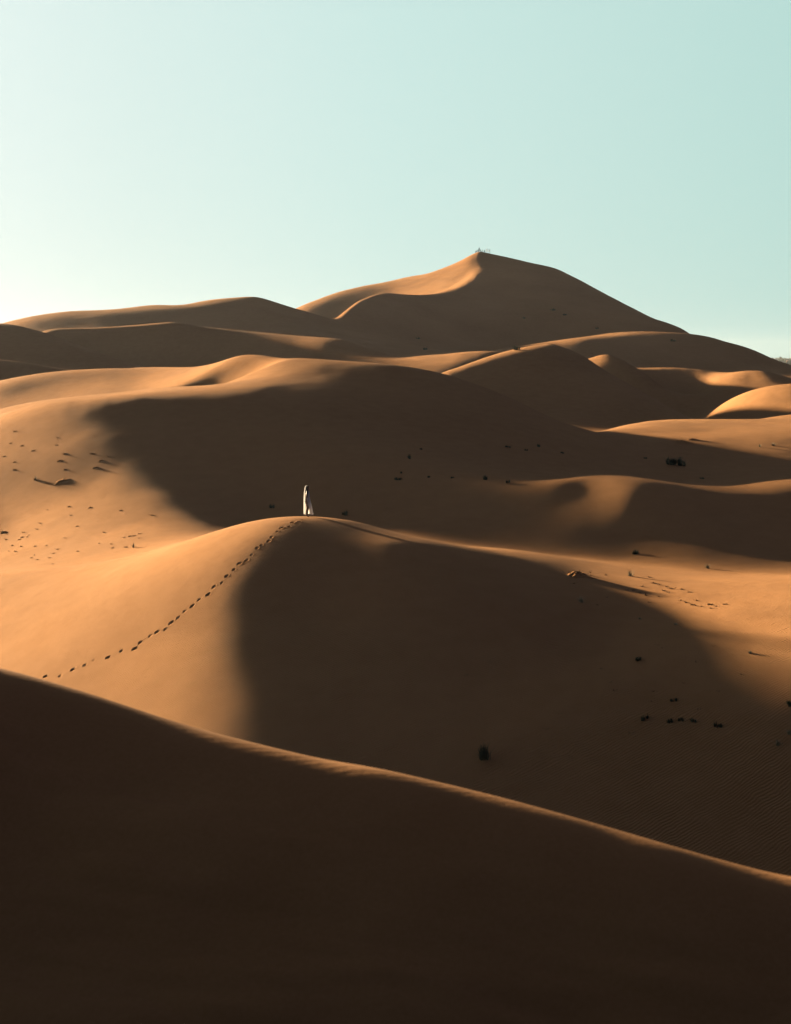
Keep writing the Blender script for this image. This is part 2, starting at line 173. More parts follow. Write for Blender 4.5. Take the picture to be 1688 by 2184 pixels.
class Sys:
    """least squares for the spline height field, solved by conjugate gradients behind a cosine-transform preconditioner"""
    def __init__(s): s.idx, s.val, s.rhs, s.wt = [], [], [], []
    def add(s, idx, val, rhs, wt):
        n = len(idx); s.idx.append(idx); s.val.append(val)
        s.rhs.append(np.broadcast_to(rhs, n).astype(float)); s.wt.append(np.broadcast_to(wt, n).astype(float))
    def copy(s):
        c = Sys(); c.idx, c.val, c.rhs, c.wt = list(s.idx), list(s.val), list(s.rhs), list(s.wt); c.pens = s.pens; return c
    def solve(s, x0=None, tol=1e-6, maxit=1500, log=None):
        idx = np.concatenate(s.idx); val = np.concatenate(s.val); rhs = np.concatenate(s.rhs); wt = np.concatenate(s.wt)
        n = NV*NW; fl = idx.ravel()
        vw = val*wt[:, None]
        b = np.bincount(fl, (vw*rhs[:, None]).ravel(), n)
        kvv, kww, kvw, crv, crw, crx = s.pens
        def A(x):
            y = np.bincount(fl, (vw*((val*x[idx]).sum(1))[:, None]).ravel(), n)
            X = x.reshape(NW, NV); Y = np.zeros((NW, NV))
            t = (X[:, 2:] - 2*X[:, 1:-1] + X[:, :-2])*kvv*crv; Y[:, 2:] += t; Y[:, 1:-1] -= 2*t; Y[:, :-2] += t
            t = (X[2:] - 2*X[1:-1] + X[:-2])*kww*crw; Y[2:] += t; Y[1:-1] -= 2*t; Y[:-2] += t
            t = (X[1:, 1:] - X[1:, :-1] - X[:-1, 1:] + X[:-1, :-1])*kvw*crx
            Y[1:, 1:] += t; Y[1:, :-1] -= t; Y[:-1, 1:] -= t; Y[:-1, :-1] += t
            return y + Y.ravel() + 1e-9*x
        lv = 2 - 2*np.cos(np.pi*np.arange(NV)/NV); lw = 2 - 2*np.cos(np.pi*np.arange(NW)/NW)
        mu = MU*(val**2*wt[:, None]).sum()/n
        den = kvv*lv[None, :]**2 + kww*lw[:, None]**2 + kvw*lv[None, :]*lw[:, None] + mu
        pv = np.exp(-.5j*np.pi*np.arange(NV)/NV); pw = np.exp(-.5j*np.pi*np.arange(NW)/NW)
        def dct(x, ax):
            N = x.shape[ax]; x = np.moveaxis(x, ax, -1); y = np.concatenate([x, x[..., ::-1]], -1)
            p = pv if N == NV else pw
            r = (np.fft.rfft(y)[..., :N]*p).real; r[..., 0] *= .5**.5
            return np.moveaxis(r*(.5/N)**.5, -1, ax)
        def idct(x, ax):
            N = x.shape[ax]; x = np.moveaxis(x, ax, -1).copy(); p = pv if N == NV else pw
            x[..., 0] *= 2**.5
            c = np.concatenate([x*np.conj(p), np.zeros(x.shape[:-1] + (1,))], -1)
            r = np.fft.irfft(c, 2*N)[..., :N]*N/(.5/N)**.5/N
            return np.moveaxis(r, -1, ax)
        def M(r): return idct(idct(dct(dct(r.reshape(NW, NV), 1), 0)/den, 0), 1).ravel()
        x = np.zeros(n) if x0 is None else x0.ravel().copy()
        r = b - A(x); z = M(r); p = z.copy(); rz = r @ z; r0 = abs(b @ M(b))
        for k in range(maxit):
            Ap = A(p); al = rz/(p @ Ap); x += al*p; r -= al*Ap
            z = M(r); rz2 = r @ z
            if rz2 < tol*tol*r0: break
            p = z + (rz2/rz)*p; rz = rz2
        if log: print('cg', k, (rz2/r0)**.5)
        return x.reshape(NW, NV)
def rows_point(px, d):
    kv, bv, dv = bas(v_of_g(px) - V0, HV, NV); kw, bw, dw = bas(w_of_s(np.log(d)), HW, NW)
    idx = ((kw[:, None, None] + np.arange(4)[None, :, None])*NV + kv[:, None, None] + np.arange(4)[None, None, :]).reshape(-1, 16)
    return idx, bv, dv, bw, dw
def o(a, b): return (a[:, :, None]*b[:, None, :]).reshape(-1, 16)
def jac(px, d):
    e = 1e-3
    gp = (g_of_v(v_of_g(px) + e) - g_of_v(v_of_g(px) - e))/(2*e)
    s = np.log(d); sp = (w_of_s(s + e) - w_of_s(s - e))/(2*e)
    return gp, sp
def row_Q(px, d): i, bv, dv, bw, dw = rows_point(px, d); return i, o(bw, bv)
def row_Qs(px, d): i, bv, dv, bw, dw = rows_point(px, d); gp, sp = jac(px, d); return i, o(dw, bv)*sp[:, None]
def row_T(px, d):
    """sun-facing measure  T = tan(e) - z_x sx - z_y sy  (zero on the terminator)"""
    i, bv, dv, bw, dw = rows_point(px, d); gp, sp = jac(px, d)
    zx = o(bw, dv)/gp[:, None]
    zy = (o(bw, bv) + o(dw, bv)*sp[:, None])/FD - ((px - CX)/FD)[:, None]*zx
    return i, -zx*SX - zy*SY
def dens(P, step=6.0):
    P = np.array(P, float); out = []
    for a, b in zip(P[:-1], P[1:]):
        n = max(1, int(math.hypot(b[0]-a[0], b[1]-a[1])/step))
        for k in range(n): out.append(a + (b - a)*k/n)
    out.append(P[-1]); return np.array(out)
def smooth(P, n=2):
    P = np.array(P)
    for _ in range(n): P[1:-1] = P[1:-1]*.5 + (P[:-2] + P[2:])*.25
    return P
# ---- control curves: (column, row, depth in metres) ----
def grid_eval(C, pxs, ds):
    kv, bv, dv = bas(v_of_g(pxs) - V0, HV, NV); kw, bw, dw = bas(w_of_s(np.log(ds)), HW, NW)
    gp, _ = jac(pxs, np.full(len(pxs), 50.)); _, sp = jac(np.full(len(ds), 0.), ds)
    def M(k, B, n):
        m = np.zeros((len(k), n))
        for j in range(4): m[np.arange(len(k)), k+j] += B[:, j]
        return m
    Bv, Bd, Bw, Bs = M(kv, bv, NV), M(kv, dv/gp[:, None], NV), M(kw, bw, NW), M(kw, dw*sp[:, None], NW)
    return Bw @ C @ Bv.T, Bw @ C @ Bd.T, Bs @ C @ Bv.T      # Q, dQ/dpx, dQ/ds
def visible(C, px, py):
    ds = np.exp(s_of_w(np.linspace(.0, 1, 1500))); ds = ds[ds > 4.5]
    Q, _, _ = grid_eval(C, px, ds)
    R = np.maximum.accumulate(Q, 0); tq = HY - py
    hit = R >= tq[None, :]
    j = np.argmax(hit, 0); ok = hit.any(0)
    return ds[np.clip(j, 0, len(ds)-1)], ok
def solve_terrain(iters=3, log=None):
    base = Sys()
    # smoothness (thin plate in metric proportions)
    sc = WSMOOTH
    hv_, hw_ = HV/FD, HW*float(np.max(np.diff(_st)/np.diff(_wt)*0 + 1/np.max(np.diff(_wt)/np.diff(_st))))
    hw_ = HW*float(np.min(np.diff(_st)/np.diff(_wt)))
    cell = math.sqrt(hv_*hw_)
    dk = np.exp(s_of_w((np.arange(NW) - 1)*HW))
    cr = np.ones((NW, NV))*(np.clip(80/dk, .02, 1.5)*np.where(dk < 20, .8, 1))[:, None]
    def knot(px, d): return w_of_s(np.log(d))/HW + 1, (v_of_g(px) - V0)/HV + 1
    for name, P, opt in RIDGES:
        if opt.get('crease'):
            D = dens(P, 3); r, c = knot(D[:, 0], D[:, 2])
            ri, ci = np.rint(r).astype(int), np.rint(c).astype(int)
            for a in (-1, 0, 1):
                for b in (-1, 0, 1):
                    f = opt['crease'] if (a == 0 and b == 0) else opt['crease']*2
                    rr, cc = np.clip(ri+a, 0, NW-1), np.clip(ci+b, 0, NV-1)
                    cr[rr, cc] = np.minimum(cr[rr, cc], min(1, f)*np.clip(80/D[:, 2], .02, 1.5))
    base.pens = (sc*(cell/hv_**2/FD)**2, sc*(cell/hw_**2/FD)**2, 2*sc*(cell/(hv_*hw_)/FD)**2,
                 cr[:, 1:-1], cr[1:-1], np.minimum(cr[1:, 1:], cr[:-1, :-1]))
    # weak prior: gently rolling ground far outside the curves
    gp_, gd_ = np.meshgrid(np.concatenate([np.linspace(-2200, -400, 12), np.linspace(2100, 3800, 12)]), np.exp(np.linspace(math.log(20), math.log(700), 40)))
    gp_, gd_ = gp_.ravel(), gd_.ravel()
    zb = -9 + 5*np.sin(gd_*gp_/FD*.035 + .6)*np.cos(gd_*.03) + np.clip(gd_ - 150, 0, 500)*.012
    zb = np.where(gd_ < 40, np.minimum(zb, -6), zb); zb = np.where((gp_ < 0) & (gd_ < 220), np.interp(gd_, (20, 45, 75, 100, 140, 220), (-10, -20, -19, -16.5, -13, -10)), zb); zr = np.interp(gd_, (17, 25, 35, 42, 48, 56, 67, 75, 100, 130), (-8.2, -13.5, -19, -19, -16.5, -13.2, -11, -11.3, -12.5, -12)); zb = np.where((gp_ > 0) & (gd_ > 17) & (gd_ < 130), zr, zb)
    i, v = row_Q(gp_, gd_); base.add(i, v, zb*FD/gd_, .003)
    for name, P, opt in RIDGES:
        P = [tuple(p) for p in P]
        if opt.get('ext', True):
            if P[0][0] <= 5 and not opt.get('noleft'): P = [(-700, P[0][1] + opt.get('dl', 0), P[0][2])] + P
            if P[-1][0] >= 1680: P = P + [(2500, P[-1][1] + opt.get('dr', 0), P[-1][2])]
        D = smooth(dens(P), opt.get('sm', 3)); px, py, d = D.T
        w = opt.get('w', 1.0)
        i, v = row_Q(px, d); base.add(i, v, HY - py, w)
        if opt.get('tan'):
            i, v = row_Qs(px, d); base.add(i, v, 0., opt['tan'])
        for fr, sl, ww in opt.get('back', []):      # height drop behind the crest
            d2 = d*(1 + fr); z2 = (HY - py)/FD*d - d*fr*sl
            i, v = row_Q(px, d2); base.add(i, v, z2/d2*FD, ww)
    a = np.array(HIDDEN, float)                      # (column, depth, height, weight)
    i, v = row_Q(a[:, 0], a[:, 1]); base.add(i, v, a[:, 2]/a[:, 1]*FD, a[:, 3])
    F = np.array([(*f, WFACE)[:4] for f in FACES], float)
    i, v = row_Q(F[:, 0], F[:, 2]); base.add(i, v, HY - F[:, 1], F[:, 3])
    S = np.array([(*q, 1) for q in SHADE] + [(x, y, L[1], (*L, 1)[2]) for L in SLINES for x, y in dens(L[0], 25)], float); C = dl = None
    for it in range(iters):
        sy = base.copy()
        if it:
            d, ok = visible(C, S[:, 0], S[:, 1])
            if dl is not None: d = np.sqrt(d*dl)
            dl = d
            i, v = row_T(S[ok, 0], d[ok])
            tg = np.where(S[ok, 2] > 0, S[ok, 2]*TGAIN, S[ok, 2])
            got = (v*C.reshape(-1)[i]).sum(1) + TE; e = got - tg
            w_ = np.where((tg < 0) & (e < 0), .1, 1.)/(1 + (e/.2)**2)       # shade may be steeper; outliers count less
            sy.add(i, v, tg - TE, WSHADE*w_*S[ok, 3])
        C = sy.solve(C, log=log)
        if log and it:
            got = (v*C.reshape(-1)[i]).sum(1) + TE; e = got - tg
            print('iter', it, 'rms T', np.sqrt(np.mean(e**2)))
            if it == iters - 1:
                for q in np.argsort(-np.abs(e))[:14]: print('   ', S[ok][q], 'got %.2f' % got[q], 'd %.0f' % d[ok][q])
    if log:
        for name, P, opt in RIDGES:
            D = dens(P); i, v = row_Q(D[:, 0], D[:, 2]); e = (v*C.reshape(-1)[i]).sum(1) - (HY - D[:, 1])
            if np.abs(e).max() > 3: print('   ridge', name, 'rms %.1f max %.1f' % (np.sqrt(np.mean(e**2)), np.abs(e).max()), 'at', D[np.abs(e).argmax()])
    return C
# ---- END TERRAIN ----
# ======================= scene =======================
import bpy, bmesh, random
from mathutils import Vector, Matrix
random.seed(7); rng = np.random.default_rng(11)
COL = bpy.context.scene.collection
scn = bpy.context.scene
C = solve_terrain(4)

# ---------------- small smooth noise in numpy ----------------
def vnoise(x, y, seed=0):
    xi, yi = np.floor(x).astype(np.int64), np.floor(y).astype(np.int64)
    fx, fy = x - xi, y - yi
    fx, fy = fx*fx*fx*(fx*(fx*6 - 15) + 10), fy*fy*fy*(fy*(fy*6 - 15) + 10)
    def h(a, b):
        n = (a*374761393 + b*668265263 + seed*982451653) & 0x7fffffff
        n = ((n ^ (n >> 13))*1274126177) & 0x7fffffff
        return ((n ^ (n >> 16)) & 0xffff)/32767.5 - 1
    return (h(xi, yi)*(1-fx) + h(xi+1, yi)*fx)*(1-fy) + (h(xi, yi+1)*(1-fx) + h(xi+1, yi+1)*fx)*fy

# ---------------- footprints: (column, row) of the trail, from the crest down to the left ----------------
TRAIL = [(x*.5014, 864.5 + y*.5014) for x, y in ((1290,488),(1272,494),(1248,502),(1228,515),(1200,526),(1178,541),(1160,560),(1142,576),(1116,594),(1092,612),(1075,634),(1048,657),(1022,677),(993,701),(968,727),(943,754),(914,776),(884,807),(850,835),(818,862),(788,887))]
TRAIL += [(x*.5014, 1228.5 + y*.5014) for x, y in ((758,181),(732,203),(706,226),(670,244),(640,264),(600,288),(575,310),(517,330),(462,350),(400,369),(364,386),(312,405),(260,426),(192,441))]
_t = np.array(TRAIL); _d, _ = visible(C, _t[:, 0], _t[:, 1])
TX, TY = (_t[:, 0] - CX)/FD*_d, _d

def relief(X, Y):
    """small relief laid over the solved dunes: soft undulation, wind waves on the near slope, footprints"""
    dz = .03*vnoise(X/6.5, Y/6.5, 1)*np.clip((Y - 30)/20, 0, 1) + .010*vnoise(X/2.1, Y/2.1, 2)*np.clip((Y - 30)/20, 0, 1)*np.clip((200 - Y)/60, 0, 1)
    near = np.clip((12.5 - 2.5*np.clip((X/Y*FD + CX)/1688, -.3, 1.3) - .45 - Y)/.8, 0, 1)
    if near.max() > 0:
        t = Y*.9 + X*.42 + .35*vnoise(X/1.6, Y/1.2, 3)
        a = .5 + .5*vnoise(X/2.4, Y/1.7, 4)
        dz = dz + near*(.05*vnoise(X/1.9 + Y*.35, Y/.62, 6) + .030*vnoise(X/.95 + 3, (Y + .24*X)/.17, 5)*(.4 + .6*a) + .012*vnoise(X/.4, (Y + .3*X)/.1, 9))
    hx, hy = (X + 20.6)*.96 - (Y - 153)*.28, (X + 20.6)*.28 + (Y - 153)*.96          # wind hollow behind the broad dune's near lip
    dz = dz - 2.6*np.exp(-((hx/7.5)**2 + (hy/4.6)**2)**2)
    m = (Y > 60) & (Y < 86) & (X < 0) & (X > -24)
    if m.any():
        x, y = X[m], Y[m]; e = np.zeros_like(x)
        for k in range(len(TX)):
            a, b = max(k-1, 0), min(k+1, len(TX)-1)
            ux, uy = TX[b] - TX[a], TY[b] - TY[a]; L = math.hypot(ux, uy) + 1e-6; ux, uy = ux/L, uy/L
            sd = (.04 if k % 2 else -.04)
            cx, cy = TX[k] - uy*sd, TY[k] + ux*sd
            q = (np.abs(x - cx) < 1.2) & (np.abs(y - cy) < 1.2)
            if not q.any(): continue
            p = (x[q]-cx)*ux + (y[q]-cy)*uy; r = -(x[q]-cx)*uy + (y[q]-cy)*ux
            w = .8 + .4*((k*7) % 5)/4
            g = (p/(.11*w))**2 + (r/(.075*w))**2
            e[q] += -.055*w*np.exp(-g*g) + .010*w*np.exp(-((np.sqrt(g) - 1.35)/.35)**2)
        dz = dz.copy(); dz[m] += e
    return dz
def ground(px, d):
    """ground point under image column px at depth d"""
    px = np.atleast_1d(np.asarray(px, float)); d = np.atleast_1d(np.asarray(d, float))
    i, v = row_Q(px, d)
    z = (v*C.reshape(-1)[i]).sum(1)*d/FD
    x = (px - CX)/FD*d
    return x, d, z + relief(x, d)
def ground_xy(x, y):
    return float(ground(x/y*FD + CX, y)[2][0])
def spot(px, py):
    d, ok = visible(C, np.array([px], float), np.array([py], float))
    x, y, z = ground(px, d)
    return Vector((float(x[0]), float(y[0]), float(z[0])))

# ---------------- materials ----------------
def mat(name, base, rough=.9, spec=.2):
    m = bpy.data.materials.new(name); m.use_nodes = True
    b = m.node_tree.nodes['Principled BSDF']
    b.inputs['Base Color'].default_value = (*base, 1); b.inputs['Roughness'].default_value = rough
    b.inputs['Specular IOR Level'].default_value = spec
    return m, m.node_tree, b
def vary(nt, b, c0, c1, scale, detail=3, coord='Object'):
    n, l = nt.nodes, nt.links
    tc = n.new('ShaderNodeTexCoord'); ns = n.new('ShaderNodeTexNoise'); cr = n.new('ShaderNodeValToRGB')
    ns.inputs['Scale'].default_value = scale; ns.inputs['Detail'].default_value = detail
    cr.color_ramp.elements[0].color = (*c0, 1); cr.color_ramp.elements[1].color = (*c1, 1)
    cr.color_ramp.elements[0].position = .35; cr.color_ramp.elements[1].position = .65
    l.new(tc.outputs[coord], ns.inputs['Vector']); l.new(ns.outputs['Fac'], cr.inputs['Fac']); l.new(cr.outputs['Color'], b.inputs['Base Color'])
    return tc, ns, cr
def sand_material():
    m, nt, b = mat('sand', SAND, 1.0, .05)
    n, l = nt.nodes, nt.links
    geo = n.new('ShaderNodeNewGeometry')
    def noise(scale, detail=2, rough=.5):
        t = n.new('ShaderNodeTexNoise'); t.inputs['Scale'].default_value = scale; t.inputs['Detail'].default_value = detail
        t.inputs['Roughness'].default_value = rough; l.new(geo.outputs['Position'], t.inputs['Vector']); return t
    def mth(op, a, bb, clamp=False):
        t = n.new('ShaderNodeMath'); t.operation = op; t.use_clamp = clamp
        for k, v in enumerate((a, bb)):
            if v is None: continue
            if isinstance(v, (int, float)): t.inputs[k].default_value = v
            else: l.new(v, t.inputs[k])
        return t.outputs[0]
    # grain and patches of slightly redder, coarser sand
    big, mid, fine = noise(.035, 4), noise(.9, 3), noise(28, 3, .7)
    f = mth('ADD', mth('MULTIPLY', big.outputs['Fac'], .5), mth('ADD', mth('MULTIPLY', mid.outputs['Fac'], .2), mth('MULTIPLY', fine.outputs['Fac'], .3)))
    cr = n.new('ShaderNodeValToRGB'); l.new(f, cr.inputs['Fac'])
    e = cr.color_ramp.elements
    e[0].position, e[1].position = .36, .64
    e[0].color = (SAND[0]*.84, SAND[1]*.80, SAND[2]*.76, 1); e[1].color = (SAND[0]*1.12, SAND[1]*1.14, SAND[2]*1.18, 1)
    l.new(cr.outputs['Color'], b.inputs['Base Color'])
    # wind ripples (bump) in patches
    mp = n.new('ShaderNodeMapping'); mp.inputs['Rotation'].default_value = (0, 0, math.radians(-24)); l.new(geo.outputs['Position'], mp.inputs['Vector'])
    wv = n.new('ShaderNodeTexWave'); wv.wave_type = 'BANDS'; wv.bands_direction = 'Y'; wv.inputs['Scale'].default_value = 2.6
    wv.inputs['Distortion'].default_value = 7.0; wv.inputs['Detail'].default_value = 2; wv.inputs['Detail Scale'].default_value = .55
    l.new(mp.outputs['Vector'], wv.inputs['Vector'])
    spy = n.new('ShaderNodeSeparateXYZ'); l.new(geo.outputs['Position'], spy.inputs[0])   # fewer ripples on the windward slope nearest the camera
    nearf = n.new('ShaderNodeMapRange'); nearf.inputs['From Min'].default_value = 14; nearf.inputs['From Max'].default_value = 30; nearf.inputs['To Min'].default_value = .03; l.new(spy.outputs['Y'], nearf.inputs['Value'])
    patch = noise(.16, 2); mask = n.new('ShaderNodeMapRange'); mask.inputs['From Min'].default_value = .44; mask.inputs['From Max'].default_value = .62
    l.new(patch.outputs['Fac'], mask.inputs['Value'])
    rip = mth('MULTIPLY', wv.outputs['Fac'], mth('MULTIPLY', mth('ADD', mth('MULTIPLY', mask.outputs['Result'], .022), .014), nearf.outputs['Result']))
    gr = mth('MULTIPLY', mth('MULTIPLY', noise(22, 3, .75).outputs['Fac'], .016), mth('ADD', mth('MULTIPLY', nearf.outputs['Result'], .8), .2))
    lump = mth('MULTIPLY', mth('MULTIPLY', noise(2.2, 4, .6).outputs['Fac'], .03), nearf.outputs['Result'])
    h = mth('ADD', mth('ADD', rip, gr), lump)
    bp = n.new('ShaderNodeBump'); bp.inputs['Strength'].default_value = .8; bp.inputs['Distance'].default_value = 1.0
    l.new(h, bp.inputs['Height']); l.new(bp.outputs['Normal'], b.inputs['Normal'])
    return m
SAND = (.465, .236, .102)
M_SAND = sand_material()
M_SHRUB, nt, b = mat('shrub_leaf', (.02, .045, .03)); vary(nt, b, (.03, .048, .034), (.075, .10, .06), 9)
M_DRY, nt, b = mat('dry_grass', (.5, .38, .22)); vary(nt, b, (.34, .24, .13), (.62, .5, .32), 7)
M_TWIG, nt, b = mat('dark_twig', (.06, .04, .025)); vary(nt, b, (.06, .038, .024), (.16, .10, .06), 8)
M_SKIN, nt, b = mat('skin', (.34, .17, .10), .55, .4); vary(nt, b, (.30, .145, .085), (.37, .19, .115), 12)
M_HAIR, nt, b = mat('hair', (.018, .012, .010), .5, .4); vary(nt, b, (.012, .008, .007), (.03, .02, .015), 30)
M_CLOTH, nt, b = mat('white_cotton', (.80, .78, .77), .85, .2); vary(nt, b, (.76, .74, .74), (.83, .81, .80), 14)
_n, _l = M_CLOTH.node_tree.nodes, M_CLOTH.node_tree.links
_tr = _n.new('ShaderNodeBsdfTranslucent'); _tr.inputs['Color'].default_value = (.9, .88, .86, 1); _mx = _n.new('ShaderNodeMixShader'); _mx.inputs['Fac'].default_value = .45
_l.new(_n['Principled BSDF'].outputs[0], _mx.inputs[1]); _l.new(_tr.outputs[0], _mx.inputs[2]); _l.new(_mx.outputs[0], _n['Material Output'].inputs['Surface'])
M_EYE, nt, b = mat('eye', (.03, .02, .015), .2, .5); vary(nt, b, (.02, .015, .01), (.05, .03, .02), 200)
M_LIP, nt, b = mat('lip', (.3, .09, .07), .5, .4); vary(nt, b, (.27, .08, .06), (.33, .1, .08), 200)

# ---------------- the dunes ----------------
def object_from(name, verts, faces, material, smooth=True, parent=None):
    me = bpy.data.meshes.new(name)
    verts = np.asarray(verts, np.float32); faces = np.asarray(faces, np.int32)
    me.vertices.add(len(verts)); me.vertices.foreach_set('co', verts.ravel())
    me.loops.add(faces.size); me.loops.foreach_set('vertex_index', faces.ravel())
    me.polygons.add(len(faces)); me.polygons.foreach_set('loop_start', np.arange(0, faces.size, faces.shape[1], dtype=np.int32))
    me.polygons.foreach_set('loop_total', np.full(len(faces), faces.shape[1], np.int32))
    me.update(calc_edges=True); me.validate()
    if smooth: me.polygons.foreach_set('use_smooth', np.ones(len(me.polygons), bool))
    me.materials.append(material)
    o_ = bpy.data.objects.new(name, me); COL.objects.link(o_)
    if parent: o_.parent = parent
    return o_
def seg(a, b, step):
    n = max(2, int(math.ceil((b - a)/step))); return np.linspace(a, b, n, endpoint=False)
vv = np.concatenate([seg(V0 + 2, -60, 6), seg(-60, 1748, 1.75), seg(1748, V1 - 1, 6), [V1 - 2]])
gg = g_of_v(vv)
dd = np.concatenate([seg(2.35, 8, .12), seg(8, 9, .05), seg(9, 13.5, .022), seg(13.5, 22, .25), seg(22, 52, .3), seg(52, 86, .075), seg(86, 130, .16), seg(130, 210, .3),
                     seg(210, 340, .8), seg(340, 660, 1.3), seg(660, 1000, 9), np.exp(seg(math.log(1000), math.log(8800), .05))])
Qf, _, _ = grid_eval(C, gg, dd)
U = (gg - CX)/FD
X = U[None, :]*dd[:, None]; Y = np.repeat(dd[:, None], len(gg), 1); Z = Qf*dd[:, None]/FD
Z = Z + relief(X, Y)
VERT = np.stack([X, Y, Z], -1).reshape(-1, 3)
nr, nc = len(dd), len(gg)
r_, c_ = np.meshgrid(np.arange(nr - 1), np.arange(nc - 1), indexing='ij')
i0 = (r_*nc + c_); QUAD = np.stack([i0, i0 + 1, i0 + nc + 1, i0 + nc], -1).reshape(-1, 4)
fd = Y[r_, c_].ravel(); fp = gg[c_].ravel()
b1 = np.full(fd.shape, 27.0)
b2 = np.interp(fp, (300, 450, 700, 1000, 1240, 1700), (97, 97, 96.5, 96, 94, 86))
b3 = np.interp(fp, (250, 400, 800, 900, 1250, 1400, 1700), (224, 214, 195, 180, 178, 183, 190))
b4 = np.interp(fp, (0, 850, 1000, 1300, 1700), (380, 372, 345, 350, 345))
b5 = np.full(fd.shape, 800.0)
layer = (fd > b1).astype(int) + (fd > b2) + (fd > b3) + (fd > b4) + (fd > b5)
DUNES = [('foreground_dune', 'dark out-of-focus slope of sand right below the camera with a thin lit rim'),
         ('crest_dune', 'rounded dune with the footprint trail, sunlit on its left flank and dark on its right'),
         ('middle_dune', 'broad dark dune and hollows behind the person on the crest'),
         ('back_dunes', 'low dunes in the middle distance behind the broad dark dune'),
         ('great_dune', 'highest dune on the skyline with a sharp crest and a lit left bowl'),
         ('desert_plain', 'flat pale desert floor running out to the horizon at right')]
for k, (nm, lb) in enumerate(DUNES):
    f = QUAD[layer == k]
    used, inv = np.unique(f, return_inverse=True)
    o_ = object_from(nm, VERT[used], inv.reshape(-1, 4), M_SAND)
    o_['kind'] = 'structure'; o_['label'] = lb
# sand under and behind the camera
gx, gy = np.meshgrid(np.linspace(-60, 60, 61), np.concatenate([np.linspace(-70, 0, 36), [1.2, 2.35]]), indexing='xy')
zg = -1.72 + .25*vnoise(gx/9, gy/9, 8)*np.clip(-gy/8, 0, 1) - .28*np.clip(-gy - .5, 0, 30) - .02*np.clip(np.abs(gx) - 4, 0, 100)
zg[-1] = np.array([ground(np.clip(x/2.35*FD + CX, -1700, 3400), 2.35)[2][0] for x in gx[-1]])
n1, n2 = gx.shape; rr, cc = np.meshgrid(np.arange(n1 - 1), np.arange(n2 - 1), indexing='ij'); a0 = rr*n2 + cc
o_ = object_from('ground', np.stack([gx, gy, zg], -1).reshape(-1, 3), np.stack([a0, a0 + 1, a0 + n2 + 1, a0 + n2], -1).reshape(-1, 4), M_SAND)
o_['kind'] = 'structure'; o_['label'] = 'sand the camera stands on'

# ---------------- helpers for things ----------------
def tag(o_, label, cat, group=None):
    o_['label'] = label; o_['category'] = cat
    if group: o_['group'] = group
def thing(name, loc, label, cat, group=None, rz=0):
    e = bpy.data.objects.new(name, None); COL.objects.link(e); e.location = loc; e.rotation_euler = (0, 0, rz); e.empty_display_size = .1
    tag(e, label, cat, group); return e
def mesh_obj(name, bm, material, parent=None, smooth=True):
    me = bpy.data.meshes.new(name); bm.normal_update(); bm.to_mesh(me); bm.free()
    if smooth:
        for p in me.polygons: p.use_smooth = True
    me.materials.append(material)
    o_ = bpy.data.objects.new(name, me); COL.objects.link(o_)
    if parent: o_.parent = parent
    return o_
def skinned(name, pts, edges, rad, material, parent=None, sub=2):
    """one continuous surface grown round a skeleton"""
    me = bpy.data.meshes.new(name + '_frame'); me.from_pydata(pts, edges, [])
    o_ = bpy.data.objects.new(name, me); COL.objects.link(o_)
    m = o_.modifiers.new('skin', 'SKIN'); m.use_smooth_shade = True
    for k, v in enumerate(o_.data.skin_vertices[0].data):
        r = rad[k]; v.radius = r if isinstance(r, tuple) else (r, r); v.use_root = (k == 0)
    s = o_.modifiers.new('sub', 'SUBSURF'); s.levels = sub; s.render_levels = sub
    bpy.context.view_layer.update()
    dg = bpy.context.evaluated_depsgraph_get()
    new = bpy.data.meshes.new_from_object(o_.evaluated_get(dg)); new.name = name
    o_.modifiers.clear(); o_.data = new; bpy.data.meshes.remove(me)
    for p in new.polygons: p.use_smooth = True
    new.materials.clear(); new.materials.append(material)
    if parent: o_.parent = parent
    return o_

# ---------------- the person on the crest ----------------
PX, PY = 656.0, 1101.5
base = spot(PX, PY); 
person = thing('person', base, 'person with dark hair in long open white robe standing on the dune crest', 'person', rz=math.radians(-14))
def body_frame(arm=True, fingers=True):
    P, E, R = [], [], []
    def add(p, r, link=None):
        P.append(p); R.append(r)
        if link is not None: E.append((link, len(P) - 1))
        return len(P) - 1
    pel = add((0, 0, .92), (.125, .155)); wa = add((0, 0, 1.08), (.095, .125), pel); ch = add((.01, 0, 1.27), (.11, .15), wa)
    up = add((0, 0, 1.40), (.075, .11), ch); ne = add((.005, 0, 1.475), .05, up); ja = add((.03, 0, 1.545), (.07, .062), ne); hd = add((.02, 0, 1.625), (.088, .075), ja); add((.012, 0, 1.69), (.06, .055), hd)
    no = add((.105, 0, 1.585), .014, ja); ch2 = add((.095, 0, 1.52), .022, ja)
    for s in (-1, 1):
        add((.005, s*.082, 1.6), .018, hd)                                      # ear
        hp = add((0, s*.09, .86), .088, pel); kn = add((.025, s*.085, .48), .055, hp); cf = add((-.01, s*.085, .33), .052, kn); an = add((-.02, s*.085, .085), .034, cf)
        ft = add((.05, s*.09, .035), (.03, .035), an); add((.125, s*.095, .022), (.018, .038), ft)
        sh = add((0, s*.165, 1.375), .052, up); el = add((-.04, s*.205, 1.10), .038, sh); wr = add((.02, s*.205, .865), .026, el)
        pa = add((.035, s*.2, .80), (.018, .036), wr)
        if fingers:
            for k, (dx, L) in enumerate(((-.028, .062), (-.010, .078), (.008, .074), (.024, .060))):
                m1 = add((.038 + dx, s*.197, .80 - L*.75), .0095, pa); add((.046 + dx, s*.185, .80 - L*1.35), .008, m1)
            t1 = add((.068, s*.19, .80), .010, pa); add((.082, s*.18, .765), .009, t1)
    return P, E, R
skinned('body', *body_frame(), M_SKIN, person)
